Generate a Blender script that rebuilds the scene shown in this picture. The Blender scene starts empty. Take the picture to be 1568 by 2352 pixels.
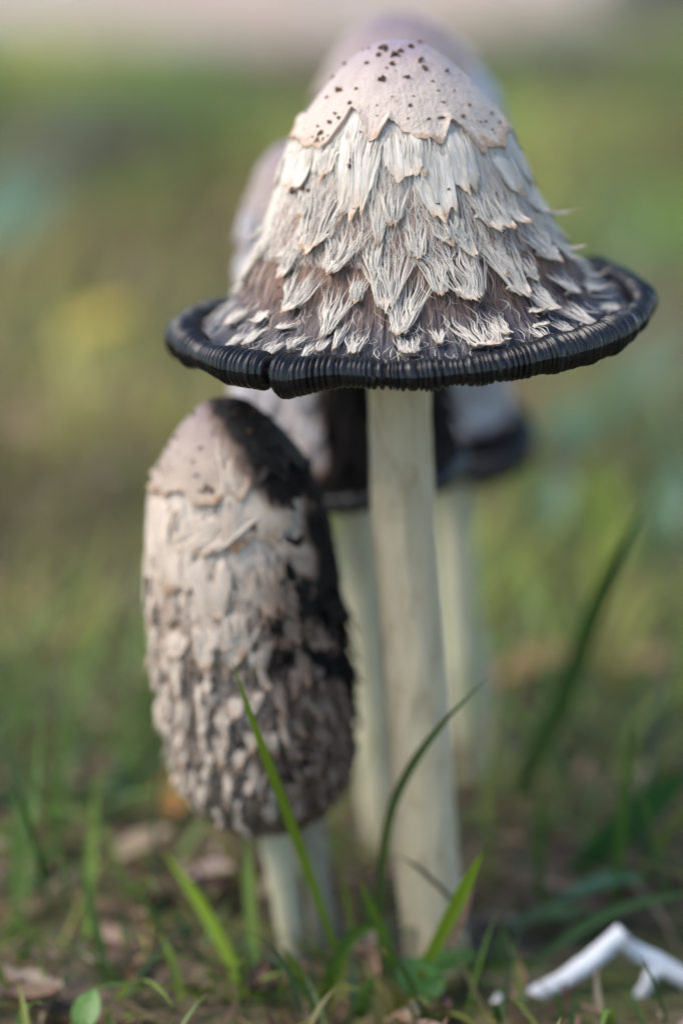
import bpy, math, random
import numpy as np
from mathutils import Matrix, Vector

R = math.radians
rng = np.random.default_rng(7)
scene = bpy.context.scene
col = scene.collection

# ------------------------------------------------------------------ camera
CAM_D, CAM_H, PITCH = 0.52, 0.25, R(16.5)
cam_data = bpy.data.cameras.new('camera')
cam = bpy.data.objects.new('camera', cam_data)
col.objects.link(cam)
cam.location = (0, -CAM_D, CAM_H)
cam.rotation_euler = (math.pi / 2 - PITCH, 0, 0)
cam_data.sensor_fit = 'VERTICAL'
cam_data.sensor_height = 36
cam_data.sensor_width = 24
cam_data.lens = 18 / math.tan(R(10.2))
cam_data.clip_start = 0.02
cam_data.clip_end = 500
cam_data.dof.use_dof = True
cam_data.dof.focus_distance = 0.501
cam_data.dof.aperture_fstop = 4.8
scene.camera = cam

# ------------------------------------------------------------------ world, sun, exposure
SUN_EL, SUN_AZ = R(50), R(-106)         # azimuth from +Y (away from camera) towards +X: light comes from the left
world = bpy.data.worlds.new('World')
scene.world = world
world.use_nodes = True
wn = world.node_tree.nodes
wl = world.node_tree.links
bg = wn['Background']
sky = wn.new('ShaderNodeTexSky')
sky.sky_type = 'NISHITA'
sky.sun_disc = False
sky.sun_elevation = SUN_EL
sky.sun_rotation = SUN_AZ
sky.air_density = 1.0
sky.dust_density = 0.6
wl.new(sky.outputs[0], bg.inputs[0])
bg.inputs[1].default_value = 0.15
sun_data = bpy.data.lights.new('sun', 'SUN')
sun_data.energy = 2.3
sun_data.angle = R(42)
sun_data.color = (1.0, 0.91, 0.80)
sun = bpy.data.objects.new('sun', sun_data)
col.objects.link(sun)
sd = Vector((math.sin(SUN_AZ) * math.cos(SUN_EL), math.cos(SUN_AZ) * math.cos(SUN_EL), math.sin(SUN_EL)))
sun.rotation_euler = sd.to_track_quat('Z', 'Y').to_euler()
sun.location = (-1, 0, 2)
scene.view_settings.view_transform = 'Standard'
scene.view_settings.look = 'None'
scene.view_settings.gamma = 1
scene.view_settings.exposure = 1.0
scene.cycles.use_denoising = True
scene.cycles.max_bounces = 5
scene.cycles.diffuse_bounces = 3
scene.cycles.glossy_bounces = 2

# ------------------------------------------------------------------ helpers
FPX = 1176 / math.tan(R(10.2))
CP, SP = math.cos(PITCH), math.sin(PITCH)

def ray(px, py):
    a, b = (px - 784) / FPX, -(py - 1176) / FPX
    return np.array([a, CP + b * SP, -SP + b * CP])

def at(px, py, y):                     # point seen at (px, py) lying at depth y
    d = ray(px, py)
    k = (y + CAM_D) / d[1]
    return np.array([0, -CAM_D, CAM_H]) + d * k

def ground_at(px, py, z=0.0):
    d = ray(px, py)
    k = (z - CAM_H) / d[2]
    return np.array([0, -CAM_D, CAM_H]) + d * k

def project(P):
    q = P - np.array([0, -CAM_D, CAM_H])
    dz = q[..., 1] * CP - q[..., 2] * SP
    up = q[..., 1] * SP + q[..., 2] * CP
    return 784 + FPX * q[..., 0] / dz, 1176 - FPX * up / dz, dz

def hash3(ix, iy, iz):
    h = (ix.astype(np.uint32) * np.uint32(374761393) + iy.astype(np.uint32) * np.uint32(668265263) + iz.astype(np.uint32) * np.uint32(2147483647 - 1274126177))
    h = (h ^ (h >> np.uint32(13))) * np.uint32(1274126177)
    h = h ^ (h >> np.uint32(16))
    return (h & np.uint32(0xFFFFFF)).astype(np.float64) / float(0xFFFFFF) * 2 - 1

def noise3(x, y, z=0.0):
    x, y, z = np.broadcast_arrays(np.asarray(x, float), np.asarray(y, float), np.asarray(z, float))
    fx, fy, fz = np.floor(x), np.floor(y), np.floor(z)
    ix, iy, iz = fx.astype(np.int64), fy.astype(np.int64), fz.astype(np.int64)
    u, v, w = x - fx, y - fy, z - fz
    u, v, w = [k * k * (3 - 2 * k) for k in (u, v, w)]
    r = 0
    for a in (0, 1):
        for b in (0, 1):
            for c in (0, 1):
                r = r + hash3(ix + a, iy + b, iz + c) * (u if a else 1 - u) * (v if b else 1 - v) * (w if c else 1 - w)
    return r

def fbm(x, y, z=0.0, o=3):
    r, a, f = 0, 1, 1
    for i in range(o):
        r = r + a * noise3(np.asarray(x) * f + 17.3 * i, np.asarray(y) * f + 5.1 * i, np.asarray(z) * f)
        a *= .5; f *= 2.03
    return r

def sstep(a, b, x):
    t = np.clip((x - a) / (b - a), 0, 1)
    return t * t * (3 - 2 * t)

class MB:
    """collects grids of quads with a uv and float attributes, builds ONE mesh object"""
    def __init__(self):
        self.v, self.f, self.uv, self.at = [], [], [], []
        self.n = 0
    def grid(self, P, uv=None, attr=None, close=False):
        # P: (n, m, 3)
        n, m = P.shape[:2]
        idx = np.arange(n * m).reshape(n, m) + self.n
        if close:
            a, b = idx, np.roll(idx, -1, axis=0)
            q = np.stack([a[:, :-1], b[:, :-1], b[:, 1:], a[:, 1:]], -1).reshape(-1, 4)
        else:
            q = np.stack([idx[:-1, :-1], idx[1:, :-1], idx[1:, 1:], idx[:-1, 1:]], -1).reshape(-1, 4)
        self.v.append(P.reshape(-1, 3)); self.f.append(q)
        self.uv.append((np.zeros((n * m, 2)) if uv is None else np.broadcast_to(uv, (n, m, 2)).reshape(-1, 2)))
        self.at.append((np.zeros(n * m) if attr is None else np.broadcast_to(attr, (n, m)).reshape(-1)))
        self.n += n * m
    def grids(self, P, uv=None, attr=None):
        # P: (k, n, m, 3): many alike grids at once
        k, n, m = P.shape[:3]
        idx = np.arange(k * n * m).reshape(k, n, m) + self.n
        q = np.stack([idx[:, :-1, :-1], idx[:, 1:, :-1], idx[:, 1:, 1:], idx[:, :-1, 1:]], -1).reshape(-1, 4)
        self.v.append(P.reshape(-1, 3)); self.f.append(q)
        self.uv.append((np.zeros((k * n * m, 2)) if uv is None else np.broadcast_to(uv, (k, n, m, 2)).reshape(-1, 2)))
        if attr is None:
            a = np.zeros(k * n * m)
        else:
            a = np.broadcast_to(attr, (k, n, m)).reshape(-1)
        self.at.append(a)
        self.n += k * n * m
    def build(self, name, mat, parent=None, origin=(0, 0, 0), attrname='mix', color=None, smooth=True):
        V = np.concatenate(self.v) - np.asarray(origin)
        F = np.concatenate(self.f)
        me = bpy.data.meshes.new(name)
        me.vertices.add(len(V)); me.vertices.foreach_set('co', V.astype(np.float32).ravel())
        me.loops.add(F.size); me.loops.foreach_set('vertex_index', F.astype(np.int32).ravel())
        me.polygons.add(len(F))
        me.polygons.foreach_set('loop_start', np.arange(0, F.size, 4, dtype=np.int32))
        me.polygons.foreach_set('loop_total', np.full(len(F), 4, dtype=np.int32))
        me.polygons.foreach_set('use_smooth', np.full(len(F), smooth))
        uvl = me.uv_layers.new(name='UVMap')
        uvl.data.foreach_set('uv', np.concatenate(self.uv)[F.ravel()].astype(np.float32).ravel())
        a = me.attributes.new(attrname, 'FLOAT', 'POINT')
        a.data.foreach_set('value', np.concatenate(self.at).astype(np.float32))
        if color is not None:
            c = me.attributes.new('tint', 'FLOAT_COLOR', 'POINT')
            c.data.foreach_set('color', np.concatenate([color, np.ones((len(color), 1))], 1).astype(np.float32).ravel())
        me.update(); me.validate()
        me.materials.append(mat)
        o = bpy.data.objects.new(name, me)
        col.objects.link(o)
        if parent is not None:
            o.parent = parent
        return o

def empty(name, loc):
    o = bpy.data.objects.new(name, None)
    o.location = loc
    o.empty_display_size = 0.01
    col.objects.link(o)
    return o

def tag(o, label=None, cat=None, group=None, kind=None):
    if label: o['label'] = label
    if cat: o['category'] = cat
    if group: o['group'] = group
    if kind: o['kind'] = kind
    return o

# ------------------------------------------------------------------ materials
class NT:
    def __init__(self, name):
        self.m = bpy.data.materials.new(name)
        self.m.use_nodes = True
        self.t = self.m.node_tree
        self.b = self.t.nodes['Principled BSDF']
    def n(self, kind, **kw):
        x = self.t.nodes.new('ShaderNode' + kind)
        for k, v in kw.items():
            if k.startswith('i_'):
                key = k[2:]
                x.inputs[int(key) if key.isdigit() else key.replace('_', ' ')].default_value = v
            else:
                setattr(x, k, v)
        return x
    def l(self, a, b): self.t.links.new(a, b)
    def attr(self, name, out='Fac'):
        return self.n('Attribute', attribute_name=name).outputs[out]
    def uvnoise(self, sx, sy, detail=3, rough=.6, dist=0.0, coord='UV'):
        tc = self.n('TexCoord'); mp = self.n('Mapping')
        mp.inputs['Scale'].default_value = (sx, sy, sx if coord != 'UV' else 1)
        self.l(tc.outputs[coord], mp.inputs[0])
        nz = self.n('TexNoise'); nz.inputs['Scale'].default_value = 1
        nz.inputs['Detail'].default_value = detail; nz.inputs['Roughness'].default_value = rough
        nz.inputs['Distortion'].default_value = dist
        self.l(mp.outputs[0], nz.inputs['Vector'])
        return nz.outputs['Fac']
    def noise(self, s, detail=3, rough=.55, dist=0.0):
        return self.uvnoise(s, s, detail, rough, dist, 'Object')
    def ramp(self, fac, stops, interp='LINEAR'):
        r = self.n('ValToRGB'); e = r.color_ramp.elements
        r.color_ramp.interpolation = interp
        while len(e) > 1: e.remove(e[-1])
        e[0].position = stops[0][0]; e[0].color = (*stops[0][1], 1)
        for p, c in stops[1:]:
            k = e.new(p); k.color = (*c, 1)
        self.l(fac, r.inputs[0])
        return r.outputs[0]
    def mix(self, fac, a, b, mode='MIX'):
        x = self.n('MixRGB', blend_type=mode)
        for s, v in ((0, fac), (1, a), (2, b)):
            if hasattr(v, 'is_linked'): self.l(v, x.inputs[s])
            elif s == 0: x.inputs[0].default_value = v
            else: x.inputs[s].default_value = (*v, 1)
        return x.outputs[0]
    def math(self, op, a, b=0.0, c=None):
        x = self.n('Math', operation=op)
        for s, v in ((0, a), (1, b), (2, c)):
            if v is None: continue
            if hasattr(v, 'is_linked'): self.l(v, x.inputs[s])
            else: x.inputs[s].default_value = v
        return x.outputs[0]
    def bump(self, h, dist, strength=1.0, normal=None):
        x = self.n('Bump'); x.inputs['Distance'].default_value = dist; x.inputs['Strength'].default_value = strength
        self.l(h, x.inputs['Height'])
        if normal is not None: self.l(normal, x.inputs['Normal'])
        return x.outputs[0]
    def stain(self, c):
        i = self.attr('ink')  # black ink, plus brown shade painted on the young cap's right side
        c = self.mix(self.ramp(i, [(0, (0,) * 3), (.55, (.85,) * 3)]), c, (.185, .115, .080))
        return self.mix(self.ramp(i, [(.45, (0,) * 3), (.9, (1,) * 3)]), c, (.012, .009, .008))
    def done(self, colr=None, rough=.8, normal=None, sss=0.0, spec=.3, coat=0.0, sss_r=(.002, .0012, .0008)):
        b = self.b
        if colr is not None:
            if hasattr(colr, 'is_linked'): self.l(colr, b.inputs['Base Color'])
            else: b.inputs['Base Color'].default_value = (*colr, 1)
        if hasattr(rough, 'is_linked'): self.l(rough, b.inputs['Roughness'])
        else: b.inputs['Roughness'].default_value = rough
        b.inputs['Specular IOR Level'].default_value = spec
        if normal is not None: self.l(normal, b.inputs['Normal'])
        if sss:
            b.inputs['Subsurface Weight'].default_value = sss
            b.inputs['Subsurface Radius'].default_value = sss_r
            b.inputs['Subsurface Scale'].default_value = 1.0
        if coat:
            b.inputs['Coat Weight'].default_value = coat
            b.inputs['Coat Roughness'].default_value = .12
        return self.m

def mat_cap_flesh():
    # main cap: v (uv.y) runs from the tip (0) to the rim (1)
    t = NT('cap_flesh')
    v = t.attr('mix')
    st = t.uvnoise(170, 7, 4, .65, .3)
    st2 = t.uvnoise(420, 18, 3, .6, .2)
    big = t.noise(160, 3)
    vv = t.math('ADD', v, t.math('MULTIPLY', t.math('SUBTRACT', st, .5), .16))
    vv = t.math('ADD', vv, t.math('MULTIPLY', t.math('SUBTRACT', big, .5), .12))
    c = t.ramp(vv, [(0, (.42, .37, .40)), (.10, (.64, .57, .53)), (.38, (.70, .63, .56)), (.47, (.52, .43, .37)),
                    (.57, (.33, .215, .165)), (.68, (.205, .120, .085)), (.79, (.110, .066, .050)), (.89, (.050, .046, .056)), (.985, (.026, .026, .036))])
    dark = t.ramp(st2, [(.36, (.14, .11, .10)), (.50, (.95, .95, .95)), (.64, (1.6, 1.5, 1.4))])
    grow = t.ramp(v, [(.45, (0, 0, 0)), (.75, (1, 1, 1))])
    c = t.mix(t.math('MULTIPLY', grow, .8), c, t.mix(1.0, c, dark, 'MULTIPLY'))
    nb = t.bump(st2, .0005, .8)
    nb = t.bump(st, .0006, .6, nb)
    rg = t.ramp(v, [(.6, (.75,) * 3), (.95, (.38,) * 3)])
    return t.done(c, rg, nb, spec=.4)

def mat_scale(name='scale_fibre', a=(.71, .635, .54), b=(.58, .42, .29), tip=(.40, .25, .15), inkc=(.014, .010, .009)):
    # mix attribute: 0 at the root of a scale, 1 at its tip
    t = NT(name)
    m = t.attr('mix')
    fib = t.uvnoise(26, 1.6, 4, .65, .4)
    blot = t.noise(420, 4, .7)
    mm = t.math('ADD', m, t.math('MULTIPLY', t.math('SUBTRACT', blot, .5), 1.1))
    c = t.ramp(mm, [(.50, a), (.82, tuple((x + y) / 2 for x, y in zip(a, b))), (1.02, b)])
    c = t.mix(t.ramp(mm, [(.97, (0,) * 3), (1.14, (.85,) * 3)]), c, tip)
    c = t.mix(.75, c, t.mix(1.0, c, t.ramp(fib, [(.28, (.66, .61, .57)), (.50, (1, 1, 1))]), 'MULTIPLY'))
    c = t.stain(c)
    nb = t.bump(fib, .0004, .8)
    return t.done(c, .85, nb, sss=.12, spec=.2)

def mat_crown(name='crown_skin', k=(1, 1, 1)):
    t = NT(name)
    m = t.attr('mix')
    blot = t.noise(300, 4, .65)
    fine = t.noise(1500, 3, .6)
    mm = t.math('ADD', m, t.math('MULTIPLY', t.math('SUBTRACT', blot, .5), .5))
    c = t.ramp(mm, [(.02, (.36, .28, .33)), (.25, (.48, .385, .36)), (.55, (.60, .495, .425)), (.95, (.63, .515, .42)), (1.22, (.50, .34, .23))])
    sp = t.ramp(t.noise(700, 2, .5), [(.66, (0,) * 3), (.74, (.55,) * 3)])
    c = t.mix(sp, c, (.42, .24, .15))
    c = t.mix(1.0, c, tuple(.86 * q for q in k), 'MULTIPLY')
    c = t.stain(c)
    rad = t.uvnoise(120, 3, 4, .7, .4)
    c = t.mix(.5, c, t.mix(1.0, c, t.ramp(rad, [(.34, (.80, .76, .72)), (.56, (1.04, 1.04, 1.04))]), 'MULTIPLY'))
    nb = t.bump(fine, .0005, .7)
    nb = t.bump(rad, .0004, .6, nb)
    nb = t.bump(blot, .0010, .6, nb)
    return t.done(c, .62, nb, sss=.12, spec=.35)

def mat_rim():
    t = NT('black_rim')
    n = t.noise(900, 3)
    c = t.ramp(n, [(.3, (.004, .004, .005)), (.8, (.014, .011, .011))])
    nb = t.bump(t.noise(1400, 2), .00012, .5)
    return t.done(c, t.ramp(n, [(.3, (.22,) * 3), (.75, (.42,) * 3)]), nb, spec=.38, coat=.12)

def mat_dark(name, c1, c2, s=800, rough=.6, spec=.3, bd=.0003):
    t = NT(name)
    n = t.noise(s, 4, .6)
    return t.done(t.ramp(n, [(.3, c1), (.7, c2)]), rough, t.bump(n, bd, .8), spec=spec)

def mat_stem(name, c1, c2, c3):
    t = NT(name)
    fib = t.uvnoise(34, 9, 4, .6, .5)
    blot = t.uvnoise(9, 14, 4, .65, .8)
    v = t.attr('mix')
    c = t.mix(t.ramp(fib, [(.35, (0,) * 3), (.7, (1,) * 3)]), c1, c2)
    c = t.mix(t.ramp(blot, [(.50, (0,) * 3), (.66, (.75,) * 3)]), c, c3)
    c = t.mix(t.attr('ink'), c, (.03, .022, .016))
    nb = t.bump(blot, .0005, .6)
    nb = t.bump(fib, .0003, .5, nb)
    return t.done(c, .72, nb, sss=.22, spec=.25, sss_r=(.004, .003, .0018))

def mat_leafy(name, rough=.5, trans=.42):
    t = NT(name)
    c = t.attr('tint', 'Color')
    st = t.uvnoise(7, 2, 3, .5)
    c = t.mix(.5, c, t.mix(1.0, c, t.ramp(st, [(.3, (.62, .66, .6)), (.65, (1.15, 1.12, 1.0))]), 'MULTIPLY'))
    t.l(c, t.b.inputs['Base Color'])
    t.b.inputs['Roughness'].default_value = rough
    t.b.inputs['Specular IOR Level'].default_value = .45
    tr = t.n('BsdfTranslucent'); t.l(c, tr.inputs[0])
    mx = t.n('MixShader'); mx.inputs[0].default_value = trans
    t.l(t.b.outputs[0], mx.inputs[1]); t.l(tr.outputs[0], mx.inputs[2])
    t.l(mx.outputs[0], t.t.nodes['Material Output'].inputs[0])
    return t.m

def mat_soil():
    t = NT('lawn_soil')
    n1 = t.noise(90, 5, .7); n2 = t.noise(9, 3, .6); n3 = t.noise(420, 3, .6)
    c = t.ramp(n1, [(.32, (.040, .030, .022)), (.50, (.12, .09, .066)), (.66, (.25, .19, .15))])
    g = t.ramp(t.noise(26, 4, .7), [(.42, (0,) * 3), (.60, (.8,) * 3)])
    c = t.mix(g, c, t.ramp(n2, [(.35, (.055, .085, .022)), (.65, (.14, .15, .045))]))
    return t.done(c, .95, t.bump(n3, .002, .8, t.bump(n1, .006, .8)), spec=.1)

def mat_path():
    t = NT('sandy_path')
    n1 = t.noise(6, 4, .6); n2 = t.noise(140, 4, .7)
    c = t.ramp(n1, [(.38, (.38, .28, .205)), (.50, (.47, .365, .28)), (.62, (.42, .375, .355))])
    c = t.mix(.6, c, t.mix(1.0, c, t.ramp(n2, [(.3, (.6,) * 3), (.6, (1.05,) * 3)]), 'MULTIPLY'))
    return t.done(c, .95, t.bump(n2, .004, .7), spec=.1)

def mat_barrel():
    t = NT('barrel_flesh')
    v = t.attr('mix')
    n1 = t.uvnoise(26, 9, 4, .7, .6); n2 = t.noise(260, 4, .7)
    vv = t.math('ADD', v, t.math('MULTIPLY', t.math('SUBTRACT', n1, .5), .35))
    c = t.ramp(vv, [(.15, (.60, .52, .45)), (.36, (.58, .49, .41)), (.52, (.42, .32, .25)), (.75, (.31, .225, .17)), (1, (.18, .125, .095))])
    c = t.mix(.8, c, t.mix(1.0, c, t.ramp(n2, [(.32, (.40, .34, .30)), (.55, (1.05, 1.03, 1))]), 'MULTIPLY'))
    cr = t.noise(330, 2, .5, 1.2)
    rid = t.math('SUBTRACT', 1.0, t.math('MULTIPLY', t.math('ABSOLUTE', t.math('SUBTRACT', cr, .5)), 11.0))
    rid = t.math('MAXIMUM', rid, 0.0)
    k = t.math('MULTIPLY', rid, t.ramp(v, [(.42, (0,) * 3), (.58, (.9,) * 3)]))
    c = t.mix(k, c, (.58, .49, .41))
    c = t.stain(c)
    return t.done(c, .85, t.bump(k, .0014, .9, t.bump(n2, .0008, .9, t.bump(n1, .0008, .7))), spec=.2)

M = dict(
    flesh_fibre=mat_scale('flesh_fibre', (.27, .19, .15), (.18, .12, .09), (.10, .06, .045)),
    flesh=mat_cap_flesh(), scale=mat_scale(), crown=mat_crown(), crown_grey=mat_crown('crown_grey', (.66, .64, .68)), crown_barrel=mat_crown('crown_barrel', (.72, .69, .66)), rim=mat_rim(),
    gills=mat_dark('black_gills', (.006, .005, .005), (.02, .016, .015), 500, .6),
    fleck=mat_dark('brown_fleck', (.035, .025, .022), (.20, .09, .045), 1800, .65),
    shag=mat_scale('shaggy_flesh', (.60, .495, .40), (.47, .34, .24), (.30, .165, .09)),
    barrel=mat_barrel(), pale_grey=mat_scale('pale_grey_shag', (.60, .57, .58), (.46, .42, .41), (.2, .15, .13)),
    grey_scale=mat_scale('grey_shag', (.46, .43, .44), (.40, .34, .32), (.2, .13, .10)),
    stem=mat_stem('stem_cream', (.49, .405, .255), (.56, .48, .335), (.39, .305, .185)),
    stem_pale=mat_stem('stem_pale', (.49, .455, .31), (.56, .525, .38), (.44, .395, .255)),
    stem_dull=mat_stem('stem_dull', (.33, .30, .22), (.41, .375, .285), (.20, .16, .11)),  # stem cream toned down; on the split half it paints in shade
    grass=mat_leafy('grass_leaf'), litter=mat_leafy('dry_litter', .85, .1), leaf=mat_leafy('broad_leaf', .42, .3),
    soil=mat_soil(), path=mat_path(),
    white=mat_dark('white_pith', (.66, .66, .68), (.80, .80, .80), 500, .6, .3, .0004),
    rock=mat_dark('dark_stone', (.02, .02, .022), (.06, .058, .06), 60, .8, .2, .004),
)

# ------------------------------------------------------------------ caps
class Cap:
    """a body of revolution with waves: profile r(s), z(s) by arc length s from the tip, in a tilted frame"""
    def __init__(self, prof, origin, roll=0.0, pitch=0.0, wob=0.03, seed=0, rimwave=None, noise_amp=0.0):
        P = np.array(prof, float)
        # Catmull-like smoothing by dense resample
        seg = np.r_[0, np.cumsum(np.hypot(*np.diff(P, axis=0).T))]
        d = np.linspace(0, seg[-1], 600)
        r, z = np.interp(d, seg, P[:, 0]), np.interp(d, seg, P[:, 1])
        k = np.hanning(41); k /= k.sum()
        def sm(a, odd):
            pre = 2 * a[0] - a[20:0:-1] if odd else a[20:0:-1]
            post = 2 * a[-1] - a[-2:-22:-1]
            return np.convolve(np.r_[pre, a, post], k, 'valid')
        r, z = sm(r, True), sm(z, False)
        r[0] = 0
        self.s = np.r_[0, np.cumsum(np.hypot(np.diff(r), np.diff(z)))]
        self.r, self.z, self.S = r, z, self.s[-1]
        self.o = np.asarray(origin, float)
        self.M = np.array(Matrix.Rotation(roll, 3, 'Y') @ Matrix.Rotation(pitch, 3, 'X'))
        self.wob, self.seed, self.rimwave, self.na = wob, seed, rimwave, noise_amp
        self.ink = None
    def raw(self, th, s):
        r = np.interp(s, self.s, self.r); z = np.interp(s, self.s, self.z)
        over = np.maximum(s - self.S, 0)
        v = s / self.S
        w = 1 + self.wob * noise3(np.cos(th) * 1.7 + self.seed, np.sin(th) * 1.7, v * 2.2) * sstep(0, .3, v)
        r = (r + over) * w
        if self.rimwave is not None:
            z = z + self.rimwave(th) * np.clip(v, 0, 1.1) ** 6
        return np.stack([r * np.cos(th), r * np.sin(th), z], -1)
    def pt(self, th, s, lift=0.0):
        th, s, lift = np.broadcast_arrays(np.asarray(th, float), np.asarray(s, float), np.asarray(lift, float))
        P = self.raw(th, s)
        e = self.S * 2e-3
        ds = self.raw(th, np.minimum(s + e, self.S)) - self.raw(th, np.maximum(np.minimum(s, self.S) - e, 1e-6))
        dt = np.stack([-np.sin(th), np.cos(th), 0 * th], -1)
        n = np.cross(dt, ds)
        n = -n
        n /= np.linalg.norm(n, axis=-1, keepdims=True) + 1e-12
        # outward
        sign = np.sign((n * np.stack([np.cos(th), np.sin(th), 0.3 + 0 * th], -1)).sum(-1, keepdims=True))
        sign[sign == 0] = 1
        Q = P + n * sign * lift[..., None]
        return Q @ self.M.T + self.o
    def radius(self, s):
        return np.maximum(np.interp(s, self.s, self.r), 1e-4)
    def build_lookup(self):
        th = np.linspace(-math.pi, 0, 361); s = np.linspace(.0005, self.S, 300)
        T, SS = np.meshgrid(th, s, indexing='ij')
        P = self.pt(T, SS)
        x, y, dz = project(P)
        # camera-facing only
        N = self.pt(T, SS, .001) - P
        V = np.array([0, -CAM_D, CAM_H]) - P
        face = (N * V).sum(-1) > -1e-5
        self.lk = (T[face], SS[face], x[face], y[face])
    def find(self, px, py):
        T, SS, x, y = self.lk
        i = np.argmin((x - px) ** 2 + (y - py) ** 2)
        return T[i], SS[i]

def set_ink(o, cap):
    me = o.data
    n = len(me.vertices)
    co = np.empty(n * 3, np.float32); me.vertices.foreach_get('co', co)
    co = co.reshape(-1, 3).astype(float)
    base = np.array(o['_base'])
    a = me.attributes.new('ink', 'FLOAT', 'POINT')
    a.data.foreach_set('value', cap.ink(co + base).astype(np.float32))

def finish(o, cap, base):
    if cap is not None and cap.ink is not None:
        o['_base'] = list(map(float, base))
        set_ink(o, cap)
        del o['_base']
    return o

def make_scale(cap, parent, base, th0, s_tip, L, W, w, patch, nstr, lift, skew=0.0, seed=0, mat=None, curl=0.0, sw=.00013, name='scale', topfray=.3, dome=.0004):
    g = np.random.default_rng(seed)
    mb = MB()
    L = min(L, s_tip * .97)
    s0 = s_tip - L
    def place(t, lat, lf):
        s = s0 + L * t
        th = th0 + lat / cap.radius(np.maximum(s, cap.S * .06))
        return cap.pt(th, s, lf)
    def hw(t):
        return w + (W - w) * np.clip(1 - t, 0, 1) ** 1.15
    def lf(t, x):
        return .00012 + dome * np.sin(np.clip(t, 0, 1) * math.pi) + lift * np.clip(t, 0, 1.2) ** 3 + curl * np.clip(t - .75, 0, 1) ** 2 * 16 \
            + .00025 * noise3(x * 3 + seed, t * 3, seed * 1.3)
    if nstr:
        n = 12
        x = np.linspace(-1, 1, nstr) + g.normal(0, .6 / nstr, nstr)
        t0 = g.uniform(0, topfray, nstr) ** 1.0
        t1 = 1 - np.abs(x) ** 2 * .10 - g.uniform(0, .1, nstr)
        u = np.linspace(0, 1, n)
        t = t0[:, None] + (t1 - t0)[:, None] * u[None]
        lat = x[:, None] * hw(t) + skew * (1 - t) + (W * .17) * noise3(x[:, None] * 7 + seed, t * 4.5, seed * .7) + W * .10 * g.normal(0, 1, nstr)[:, None] * (1 - t) ** 2
        h = lf(t, x[:, None]) + g.uniform(0, .00025, nstr)[:, None] + np.maximum(0, g.normal(0, .0004, nstr))[:, None] * np.sin(u * math.pi)[None]
        wd = sw * g.uniform(.5, 1.5, nstr)[:, None] * np.clip(.18 + 2.6 * u, 0, 1)[None] * np.clip(.35 + 4 * (1 - u), 0, 1)[None]
        G = np.stack([place(t, lat - wd, h), place(t, lat, h + wd * .9), place(t, lat + wd, h)], 2)   # k, n, 3, 3
        uv = np.zeros((nstr, n, 3, 2)); uv[..., 0] = x[:, None, None] * .5 + np.array([-.01, 0, .01]); uv[..., 1] = t[:, :, None]
        mb.grids(G, uv, np.broadcast_to((t * .62)[:, :, None], (nstr, n, 3)))
    if patch > 0:
        na, nt = 23, 12
        xa = np.linspace(-1, 1, na)
        tb = 1.0 - .16 * np.abs(xa) ** 2.5 + .13 * noise3(xa * 3.1 + seed, seed * 2.1) + .04 * noise3(xa * 9, seed)
        ta = 1 - patch + .5 * patch * np.abs(noise3(xa * 5 + seed * 3, 4.4)) * (1 if nstr else .3) + .15 * patch * np.abs(xa)
        tt = ta[:, None] + (tb - ta)[:, None] * np.linspace(0, 1, nt)[None]
        lat = xa[:, None] * hw(tt) * (1 + .10 * noise3(tt * 6 + seed, xa[:, None] * 0 + np.sign(xa)[:, None])) + skew * (1 - tt)
        edge = np.abs(xa)[:, None] ** 4
        h = lf(tt, xa[:, None]) + .00018 + .0005 * edge * g.uniform(0, 1) * tt + .0003 * noise3(xa[:, None] * 2.3 + seed, tt * 5, 3.3) * tt
        h[:, 0] = .0000
        uv = np.stack(np.broadcast_arrays(xa[:, None] * .5 + seed * .37, tt), -1)
        mb.grid(place(tt, lat, h), uv, np.clip(tt ** 2 * 1.02, 0, 1.0))
    o = mb.build(name, mat or M['scale'], parent, base)
    return finish(o, cap, base)

def make_fleck(cap, parent, base, th, s, size, seed, name='fleck', up=.0002):
    g = np.random.default_rng(seed)
    mb = MB()
    na, nb = 9, 5
    a = np.linspace(0, 2 * math.pi, na, endpoint=False); b = np.linspace(0, 1, nb)
    rr = size * (.35 + .9 * g.random(na) ** 1.5)[:, None] * np.array([1.0, .95, .75, .45, .05])[None] * (1 + .25 * g.normal(0, 1, (na, nb)))
    hh = size * np.array([-.1, .25, .5, .6, .55])[None] * (1 + .5 * g.random((na, nb)))
    lat = rr * np.cos(a)[:, None]; sl = rr * np.sin(a)[:, None] * .8
    P = cap.pt(th + lat / max(cap.radius(s), .002), np.maximum(s + sl, 1e-4), hh + up)
    mb.grid(P, close=True)
    return mb.build(name, M['fleck'], parent, base, smooth=False)

def make_crown(cap, parent, base, bound, mat, lift=.0005, name='crown', nth=240, ns=46, amp=.0):
    # a skin over the tip with a ragged lower edge given as s(theta)
    th = np.linspace(0, 2 * math.pi, nth, endpoint=False)
    B = bound(th)
    k = np.linspace(.004, 1, ns)
    T, K = np.meshgrid(th, k, indexing='ij')
    SS = B[:, None] * K
    v = K
    h = lift * (.3 + .7 * K) + lift * .9 * sstep(.9, 1, K) * (1 + noise3(T * 9, 2.2)) + amp * fbm(np.cos(T) * 5, np.sin(T) * 5, SS * 400)
    mb = MB()
    mb.grid(cap.pt(T, SS, h), np.stack([T / 6.283, K], -1), SS / B.mean() * .5 + .5 * K ** 2, close=True)
    # turned-under edge so that the skin shows thickness
    e = cap.pt(th, B * 1.004, 0 * th + lift * .2)
    e2 = cap.pt(th, B * .985, 0 * th)
    mb.grid(np.stack([cap.pt(th, B, h[:, -1]), e, e2], 1), None, .85, close=True)
    return finish(mb.build(name, mat, parent, base), cap, base)

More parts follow.
